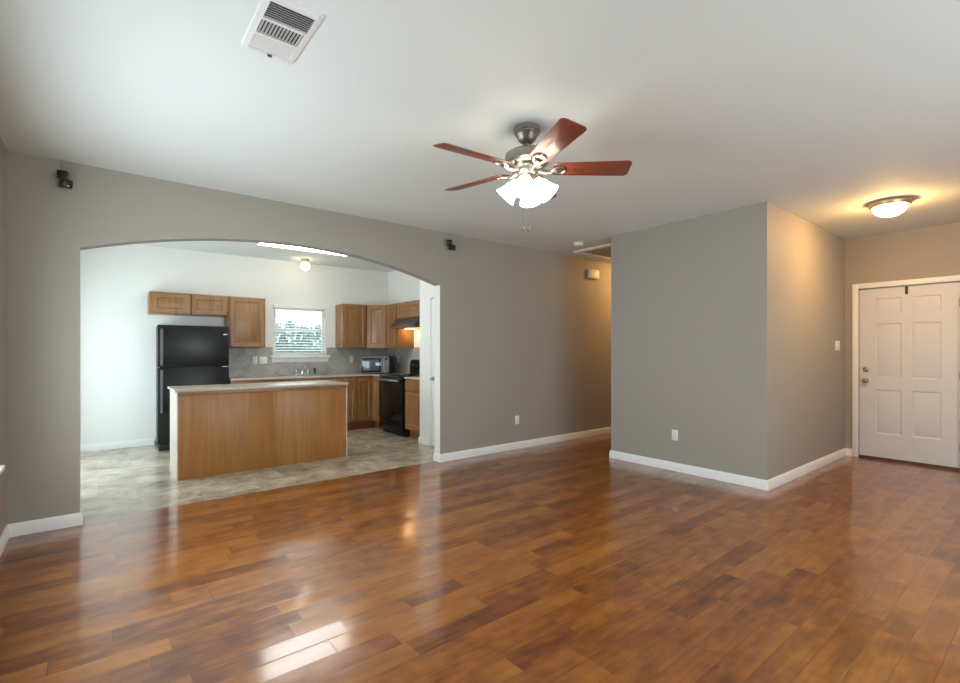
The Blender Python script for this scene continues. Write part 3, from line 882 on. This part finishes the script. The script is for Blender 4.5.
t = thing('range_hood', 'dark range hood with a lit underside above the range', 'range hood', (XK - 0.45, 7.126, 1.685), -PI / 2)
m = MB(); m.prism([(0.0, 0.022), (0.0, 0.045), (0.12, 0.155), (0.448, 0.155), (0.448, 0.022)], 'X', 0.002, 0.755, 0, 0.003); m.build('hood_shell', 'dark_steel', t)
m = MB(); m.box(-0.001, 0.758, -0.010, 0.448, 0.0, 0.020, 0.004); m.build('bottom_tray', 'oak_red', t)
hl = MB().box(0.05, 0.19, 0.24, 0.36, -0.006, 0.001, 0.002).build('hood_light', 'hood_bulb', t)
m = MB(); m.box(0.32, 0.70, 0.08, 0.40, -0.004, 0.001); m.build('grease_filter', 'steel', t)

t = thing('microwave', 'black and grey countertop microwave standing in the kitchen corner', 'microwave', (3.485, 7.612, 0.9185), R(-45))
MW_, MD, MH = 0.50, 0.35, 0.305
m = MB(); m.box(0, MW_, 0.022, MD, 0.012, MH, 0.006); m.build('microwave_body', 'black_plastic', t)
for px in (0.04, MW_ - 0.04):
    for py in (0.06, MD - 0.04): MB().cyl((px, py, 0), (px, py, 0.014), 0.014).build('foot', 'black_plastic', t)
md = MB().box(0.0, 0.385, 0, 0.02, 0.014, MH - 0.002, 0.004).build('microwave_door', 'grey_plastic', t)
MB().box(0.025, 0.355, -0.003, 0.001, 0.035, MH - 0.035, 0.001).build('door_bezel', 'black_glass', md)
MB().box(0.048, 0.325, -0.0055, -0.002, 0.058, MH - 0.058, 0.001).build('door_window', 'screen', md)
kp = MB().box(0.388, MW_, 0, 0.02, 0.014, MH - 0.002, 0.004).build('control_panel', 'grey_plastic', t)
MB().box(0.403, MW_ - 0.015, -0.002, 0.001, MH - 0.065, MH - 0.03, 0.001).build('display', 'black_glass', kp)
m = MB()
for r_ in range(5):
    for c_ in range(3): m.box(0.404 + c_ * 0.028, 0.404 + c_ * 0.028 + 0.022, -0.003, 0.001, 0.085 + r_ * 0.028, 0.085 + r_ * 0.028 + 0.018, 0.001)
m.box(0.408, MW_ - 0.02, -0.004, 0.001, 0.030, 0.068, 0.002)
m.build('keypad', 'grey_plastic', kp)

# ------------------------------------------------------------------ window blind
t = thing('window_blind', 'white horizontal blind lowered over the kitchen window', 'blind', ((KW[0] + KW[1]) / 2, YB - 0.012, KW[3] + 0.03))
hw = 0.436
m = MB(); m.box(-hw, hw, -0.028, 0.010, -0.052, 0, 0.003); m.build('head_rail', 'trim', t)
m = MB()
z = -0.075
while z > -0.762:
    a = R(20)
    b = bmesh.new()
    pr = [(-0.024, -0.0), (-0.012, 0.0022), (0.0, 0.003), (0.012, 0.0022), (0.024, 0.0), (0.024, -0.0016), (0.0, 0.0013), (-0.024, -0.0016)]
    pp = [(-0.010 + p * math.cos(a) - q_ * math.sin(a), z + p * math.sin(a) + q_ * math.cos(a)) for p, q_ in pr]
    b.free()
    m.prism(pp, 'X', -hw + 0.012, hw - 0.012)
    z -= 0.0445
m.build('slats', 'slat', t)
m = MB(); m.box(-hw + 0.01, hw - 0.01, -0.034, 0.010, -0.794, -0.774, 0.004); m.build('bottom_rail', 'trim', t)
for x in (-0.30, 0.30):
    m = MB()
    for dy in (-0.033, 0.013): m.cyl((x, dy, -0.782), (x, dy, -0.05), 0.0013, n=6)
    m.box(x - 0.001, x + 0.001, -0.033, 0.013, -0.786, -0.781)
    m.build('ladder_cord', 'trim', t)
m = MB(); m.cyl((-hw + 0.05, -0.042, -0.50), (-hw + 0.05, -0.042, -0.03), 0.004, n=8); m.build('tilt_wand', 'white_plastic', t)

# ------------------------------------------------------------------ wall plates
def plate(name, label, cat, loc, rotz, gangs=1, kind='outlet', group=None):
    t = thing(name, label, cat, loc, rotz, group)
    w_ = 0.07 + 0.046 * (gangs - 1)
    MB().box(-w_ / 2, w_ / 2, -0.006, 0, -0.0575, 0.0575, 0.0025).build('cover_plate', 'white_plastic', t)
    for g in range(gangs):
        x = (g - (gangs - 1) / 2) * 0.046
        if kind == 'outlet':
            for z in (-0.02, 0.02):
                s_ = MB().box(x - 0.015, x + 0.015, -0.0085, -0.005, z - 0.014, z + 0.014, 0.004).build('socket', 'white_plastic', t)
                m = MB(); m.box(x - 0.008, x - 0.0055, -0.0089, -0.0080, z - 0.004, z + 0.006).box(x + 0.0055, x + 0.008, -0.0089, -0.0080, z - 0.004, z + 0.006); m.build('slot', 'dark', s_)
        else:
            m = MB(); m.box(x - 0.005, x + 0.005, -0.018, -0.005, -0.004, 0.014, 0.002); m.build('toggle', 'white_plastic', t)
    return t
GO = 'white wall outlets'
plate('wall_outlet', 'white outlet low on the greige wall right of the arch', 'outlet', (4.394, YA, 0.385), 0, 1, 'outlet', GO)
plate('wall_outlet', 'white outlet low on the front of the greige block wall', 'outlet', (BX, 2.748, 0.392), -PI / 2, 1, 'outlet', GO)
plate('wall_outlet', 'white outlet on the backsplash left of the kitchen window', 'outlet', (1.930, YB - 0.010, 1.165), 0, 1, 'outlet', GO)
plate('wall_outlet', 'white outlet on the backsplash between the window and the microwave', 'outlet', (3.528, YB - 0.010, 1.165), 0, 1, 'outlet', GO)
plate('wall_outlet', 'white outlet on the backsplash right of the microwave', 'outlet', (XK - 0.010, 7.66, 1.165), -PI / 2, 1, 'outlet', GO)
plate('light_switch', 'white double switch plate on the backsplash beside the window sill', 'switch', (2.052, YB - 0.010, 1.165), 0, 2, 'switch')

plate('light_switch', 'white triple switch plate on the block wall beside the front door', 'switch', (7.03, BY0, 1.375), 0, 3, 'switch')

# ------------------------------------------------------------------ ceiling and wall fixtures
# surround speakers
SPK = 0.80
def speaker(label, x, z, turn):
    t = thing('surround_speaker', label, 'speaker', (x, YA, z), 0, 'black surround speakers')
    m = MB(); m.box(-0.022, 0.022, -0.012, 0, -0.01, 0.05, 0.003); m.cyl((0, -0.01, 0.02), (0, -0.055, 0.015), 0.012); m.build('wall_bracket', 'black_plastic', t)
    for zz, ang, dx in ((0.024, turn[0], 0.006), (-0.034, turn[1], -0.004)):
        q = MB().box(-0.038, 0.038, -0.10, -0.022, -0.038, 0.038, 0.006).build('speaker_cube', 'black_plastic', t, (dx, -0.022, zz), ang)
        q.rotation_euler = (R(8), 0, ang); q.scale = (SPK,) * 3
        m = MB(); m.box(-0.033, 0.033, -0.103, -0.098, -0.033, 0.033, 0.004); m.build('grille', 'black', q)
        if zz < 0:
            m = MB(); m.lathe([(0, 0), (0.012, 0), (0.011, 0.0015), (0, 0.002)], 16, Matrix.Translation((0.0, -0.103, -0.022)) @ Matrix.Rotation(R(90), 4, 'X') @ Matrix.Scale(0.45, 4, (0, 1, 0))); m.build('badge', 'steel', q)
    m = MB(); m.cyl((-0.012, -0.004, 0.04), (-0.012, -0.004, H - z), 0.003, n=8); m.build('cable', 'wall', t)
    return t
speaker('black twin-cube surround speaker high on the wall left of the arch', -0.200, 2.578, (R(-5), R(26)))
speaker('black twin-cube surround speaker high on the wall right of the arch', 3.275, 2.578, (R(-38), R(14)))

# door chime
t = thing('door_chime', 'white door chime box high on the greige hall wall', 'door chime', (5.985, YA, 2.495))
MB().box(-0.115, 0.115, -0.05, 0, -0.068, 0.068, 0.008).build('chime_cover', 'white_plastic', t)
m = MB()
for k in range(5): m.box(-0.05, 0.05, -0.052, -0.049, -0.036 + k * 0.018, -0.030 + k * 0.018, 0.001)
m.build('sound_slots', 'grey_plastic', t)

# smoke detector
t = thing('smoke_detector', 'round white smoke detector on the ceiling beside the hall', 'smoke detector', (4.90, 4.07, H))
m = MB(); m.lathe([(0, 0), (0.066, 0), (0.066, -0.012), (0.060, -0.016), (0, -0.016)], 32); m.build('mounting_base', 'white_plastic', t)
m = MB(); m.lathe([(0, -0.015), (0.058, -0.015), (0.060, -0.026), (0.050, -0.038), (0.020, -0.042), (0, -0.042)], 32); m.build('cover', 'white_plastic', t)

# attic hatch
t = thing('attic_hatch', 'white-trimmed attic hatch in the hall ceiling', 'attic hatch', (5.235, 3.74, H - 0.0012))
m = MB(); m.box(0, 0.06, 0, 0.70, -0.028, 0, 0.003).box(1.34, 1.40, 0, 0.70, -0.028, 0, 0.003).box(0.06, 1.34, 0, 0.06, -0.028, 0, 0.003).box(0.06, 1.34, 0.64, 0.70, -0.028, 0, 0.003); m.build('hatch_trim', 'trim', t)
MB().box(0.062, 1.338, 0.062, 0.638, -0.010, 0, 0.002).build('hatch_panel', 'hatch', t)

# ceiling register
t = thing('ceiling_vent', 'white rectangular air register on the ceiling', 'vent', (0.511, 1.982, H))
VW, VL = 0.236, 0.415
m = MB(); fw = 0.028
m.prism([(0, 0), (0.004, -0.010), (fw, -0.014), (fw, 0)], 'Y', 0, VL)
m.prism([(VW, 0), (VW - 0.004, -0.010), (VW - fw, -0.014), (VW - fw, 0)], 'Y', 0, VL)
m.prism([(0, 0), (0.004, -0.010), (fw, -0.014), (fw, 0)], 'X', fw, VW - fw)
m.prism([(VL, 0), (VL - 0.004, -0.010), (VL - fw, -0.014), (VL - fw, 0)], 'X', fw, VW - fw)
ys = (fw, 0.148, 0.160, 0.262, 0.274, VL - fw)
m.box(fw, VW - fw, ys[1], ys[2], -0.014, -0.002).box(fw, VW - fw, ys[3], ys[4], -0.014, -0.002)
m.build('vent_frame', 'vent', t)
MB().box(fw, VW - fw, fw, VL - fw, -0.0015, 0).build('vent_throat', 'dark', t)
def slat_x(m, y, tilt):
    dy, dz = 0.0065 * math.cos(tilt), 0.0065 * math.sin(tilt)
    m.prism([(y - dy, -0.0085 - dz), (y + dy, -0.0085 + dz), (y + dy, -0.0073 + dz), (y - dy, -0.0073 - dz)], 'X', fw, VW - fw)
m = MB(); y = ys[0] + 0.008
while y < ys[1] - 0.004: slat_x(m, y, R(48)); y += 0.0145
m.build('louver_bank', 'vent', t)
m = MB(); x = fw + 0.010
while x < VW - fw - 0.004:
    dx, dz = 0.008 * math.cos(R(42)), 0.008 * math.sin(R(42))
    m.prism([(x - dx, -0.0085 - dz * .7), (x + dx, -0.0085 + dz * .7), (x + dx, -0.0073 + dz * .7), (x - dx, -0.0073 - dz * .7)], 'Y', ys[2], ys[3]); x += 0.0145
m.build('louver_bank', 'vent', t)
m = MB(); y = ys[4] + 0.006
while y < ys[5] - 0.003: slat_x(m, y, R(-30)); y += 0.0125
m.build('louver_bank', 'vent', t)
m = MB(); m.box(VW / 2 - 0.006, VW / 2 + 0.014, VL - 0.020, VL - 0.014, -0.024, -0.010, 0.002); m.build('damper_lever', 'grey_plastic', t)

# flush dome lamp of the entry, and its twin down the hall
def dome_lamp(label, x, y, group):
    t = thing('ceiling_lamp', label, 'lamp', (x, y, H), 0, group)
    m = MB(); m.lathe([(0, 0), (0.152, 0), (0.160, -0.012), (0.158, -0.034), (0.150, -0.050), (0.134, -0.052), (0.132, -0.036), (0, -0.036)], 40); m.build('lamp_ring', 'bronze', t)
    m = MB(); m.lathe([(0, -0.042)] + [(0.130 * math.cos(R(a)), -0.042 - 0.096 * math.sin(R(a))) for a in range(0, 90, 9)] + [(0, -0.138)], 40); m.build('glass_dome', 'dome', t)
    m = MB(); m.lathe([(0, -0.136), (0.010, -0.138), (0.008, -0.150), (0, -0.154)], 12); m.build('finial', 'bronze', t)
dome_lamp('warm lit dome lamp on the entry ceiling near the front door', 5.85, 1.11, None)
hall = thing('ceiling_lamp', 'warm hall ceiling lamp hidden behind the block wall', 'lamp', (6.87, 4.12, H))
m = MB(); m.lathe([(0, 0), (0.13, 0), (0.13, -0.03), (0, -0.03)], 32); m.build('lamp_ring', 'bronze', hall)
m = MB(); m.lathe([(0, -0.028)] + [(0.115 * math.cos(R(a)), -0.030 - 0.08 * math.sin(R(a))) for a in range(0, 90, 9)] + [(0, -0.11)], 32); m.build('glass_dome', 'dome', hall)

# kitchen lamps
t = thing('globe_lamp', 'small lit globe lamp on the kitchen ceiling above the window', 'lamp', (2.585, 7.70, HK))
m = MB(); m.lathe([(0, 0), (0.062, 0), (0.062, -0.018), (0.045, -0.038), (0.040, -0.055), (0, -0.055)], 28); m.build('lamp_base', 'bronze', t)
MB().ball((0, 0, -0.115), 0.072, 24).build('glass_globe', 'globe', t)
t = thing('fluorescent_lamp', 'long white fluorescent ceiling lamp glowing under the arch top', 'lamp', (1.59, 6.33, HK))
m = MB(); m.box(0, 1.22, 0, 0.26, -0.035, 0, 0.004).box(0, 0.014, 0, 0.26, -0.105, -0.035, 0.003).box(1.206, 1.22, 0, 0.26, -0.105, -0.035, 0.003); m.build('lamp_housing', 'trim', t)
m = MB(); m.prism([(0.006, -0.035), (0.006, -0.085), (0.03, -0.108), (0.23, -0.108), (0.254, -0.085), (0.254, -0.035)], 'X', 0.014, 1.206); m.build('diffuser', 'tube', t)

# over-the-door hook
t = thing('door_hook', 'small dark metal hook over the top edge of the front door', 'hook', (XR + 0.020, 1.245, 2.06), -PI / 2)
m = MB(); m.box(-0.013, 0.013, -0.003, -0.0005, -0.085, 0.004, 0.001).box(-0.013, 0.013, -0.003, 0.042, 0.0005, 0.003, 0.001)
m.tube([(0, -0.003, -0.080), (0, -0.020, -0.088), (0, -0.032, -0.078), (0, -0.036, -0.062)], 0.004, 8)
m.build('hook_strap', 'black_plastic', t)

# ------------------------------------------------------------------ ceiling fan (local x = camera right, y = away)
fan = thing('ceiling_fan', 'five-blade cherry ceiling fan with four lit glass shades', 'ceiling fan', (2.118, 2.173, H), -R(YAW))
m = MB(); m.lathe([(0, 0), (0.080, 0), (0.083, -0.008), (0.083, -0.030), (0.076, -0.036), (0.076, -0.044), (0.066, -0.052), (0.056, -0.080), (0.034, -0.100), (0.020, -0.104), (0, -0.104)], 40); m.build('canopy', 'nickel', fan)
m = MB(); m.cyl((0, 0, -0.165), (0, 0, -0.10), 0.0125); m.lathe([(0, -0.128), (0.026, -0.132), (0.032, -0.148), (0.032, -0.156), (0, -0.156)], 24); m.build('downrod', 'nickel', fan)
m = MB(); m.lathe([(0, -0.148), (0.060, -0.148), (0.115, -0.158), (0.134, -0.172), (0.137, -0.180), (0.137, -0.222), (0.128, -0.232), (0.108, -0.244), (0.100, -0.262), (0.070, -0.268), (0, -0.268)], 48); m.build('motor_housing', 'nickel', fan)
ZB = -0.262
for k in range(5):
    ang = R(-1.5 + 72 * k)
    b = bmesh.new()
    r0, r1, w0, w1, th = 0.175, 0.645, 0.060, 0.077, 0.006
    out = [(r0, -w0), (r0 + 0.012, -w0 - 0.002)]
    for a in range(-90, 1, 18): out.append((r1 - 0.03 + 0.03 * math.cos(R(a)), -w1 + 0.03 + 0.03 * math.sin(R(a))))
    for a in range(0, 91, 18): out.append((r1 - 0.03 + 0.03 * math.cos(R(a)), w1 - 0.03 + 0.03 * math.sin(R(a))))
    out += [(r0 + 0.012, w0 + 0.002), (r0, w0), (r0 - 0.012, w0 - 0.015), (r0 - 0.012, -w0 + 0.015)]
    b.free()
    m = MB(); m.prism(out, 'Z', -th / 2, th / 2, 0, 0.0018)
    bl = m.build('blade', 'blade', fan, (0, 0, ZB))
    bl.rotation_mode = 'XYZ'
    bl.matrix_local = Matrix.Translation((0, 0, ZB)) @ Matrix.Rotation(ang, 4, 'Z') @ Matrix.Rotation(R(-14), 4, 'X')
    m = MB()
    m.tube([(0.075, 0, -0.008), (0.115, 0.0, -0.022), (0.150, 0.0, -0.022), (0.178, 0, -0.010)], [0.017, 0.013, 0.012, 0.012], 10)
    for s_ in (-1, 1):
        m.tube([(0.150, 0, -0.018), (0.168, s_ * 0.024, -0.014), (0.198, s_ * 0.036, -0.007), (0.226, s_ * 0.030, -0.006), (0.242, s_ * 0.012, -0.006)], [0.010, 0.009, 0.009, 0.008, 0.007], 8)
    m.prism([(0.170, -0.030), (0.215, -0.040), (0.243, -0.020), (0.250, 0), (0.243, 0.020), (0.215, 0.040), (0.170, 0.030), (0.165, 0)], 'Z', -0.007, -0.003, 0, 0.001)
    m.build('blade_iron', 'nickel', bl)
m = MB(); m.lathe([(0, -0.266), (0.062, -0.266), (0.066, -0.276), (0.060, -0.292), (0.052, -0.300), (0.052, -0.336), (0.062, -0.346), (0.058, -0.366), (0.035, -0.384), (0.012, -0.392), (0, -0.394)], 36)
lk = None
dirs = [R(a) for a in (-104, -14, 76, 166)]
for a in dirs:
    c, s_ = math.cos(a), math.sin(a)
    m.tube([(0.030 * c, 0.030 * s_, -0.340), (0.055 * c, 0.055 * s_, -0.332), (0.062 * c, 0.062 * s_, -0.340), (0.068 * c, 0.068 * s_, -0.354)], [0.010, 0.009, 0.009, 0.011], 10)
lk = m.build('light_kit', 'nickel', fan)
for a in dirs:
    c, s_ = math.cos(a), math.sin(a)
    base = Vector((0.060 * c, 0.060 * s_, -0.338))
    tilt = Matrix.Translation(base) @ Matrix.Rotation(a, 4, 'Z') @ Matrix.Rotation(R(-42), 4, 'Y')
    m = MB()
    m.lathe([(0.0, 0.0), (0.028, 0.0), (0.033, -0.018), (0.044, -0.042), (0.049, -0.070), (0.057, -0.098), (0.070, -0.124), (0.067, -0.124), (0.054, -0.098), (0.046, -0.070), (0.040, -0.042), (0.0, -0.030)], 28, tilt)
    m.build('lamp_shade', 'shade', lk)
for (px, py, zl) in ((-0.026, -0.058, -0.635), (0.006, -0.060, -0.640)):
    m = MB(); m.cyl((px, py, zl), (px, py, -0.355), 0.0022, n=8)
    pc = m.build('pull_chain', 'nickel', fan)
    m = MB(); m.lathe([(0, 0), (0.006, -0.003), (0.012, -0.018), (0.011, -0.028), (0, -0.032)], 14, Matrix.Translation((px, py, zl))); m.build('fob', 'nickel', pc)
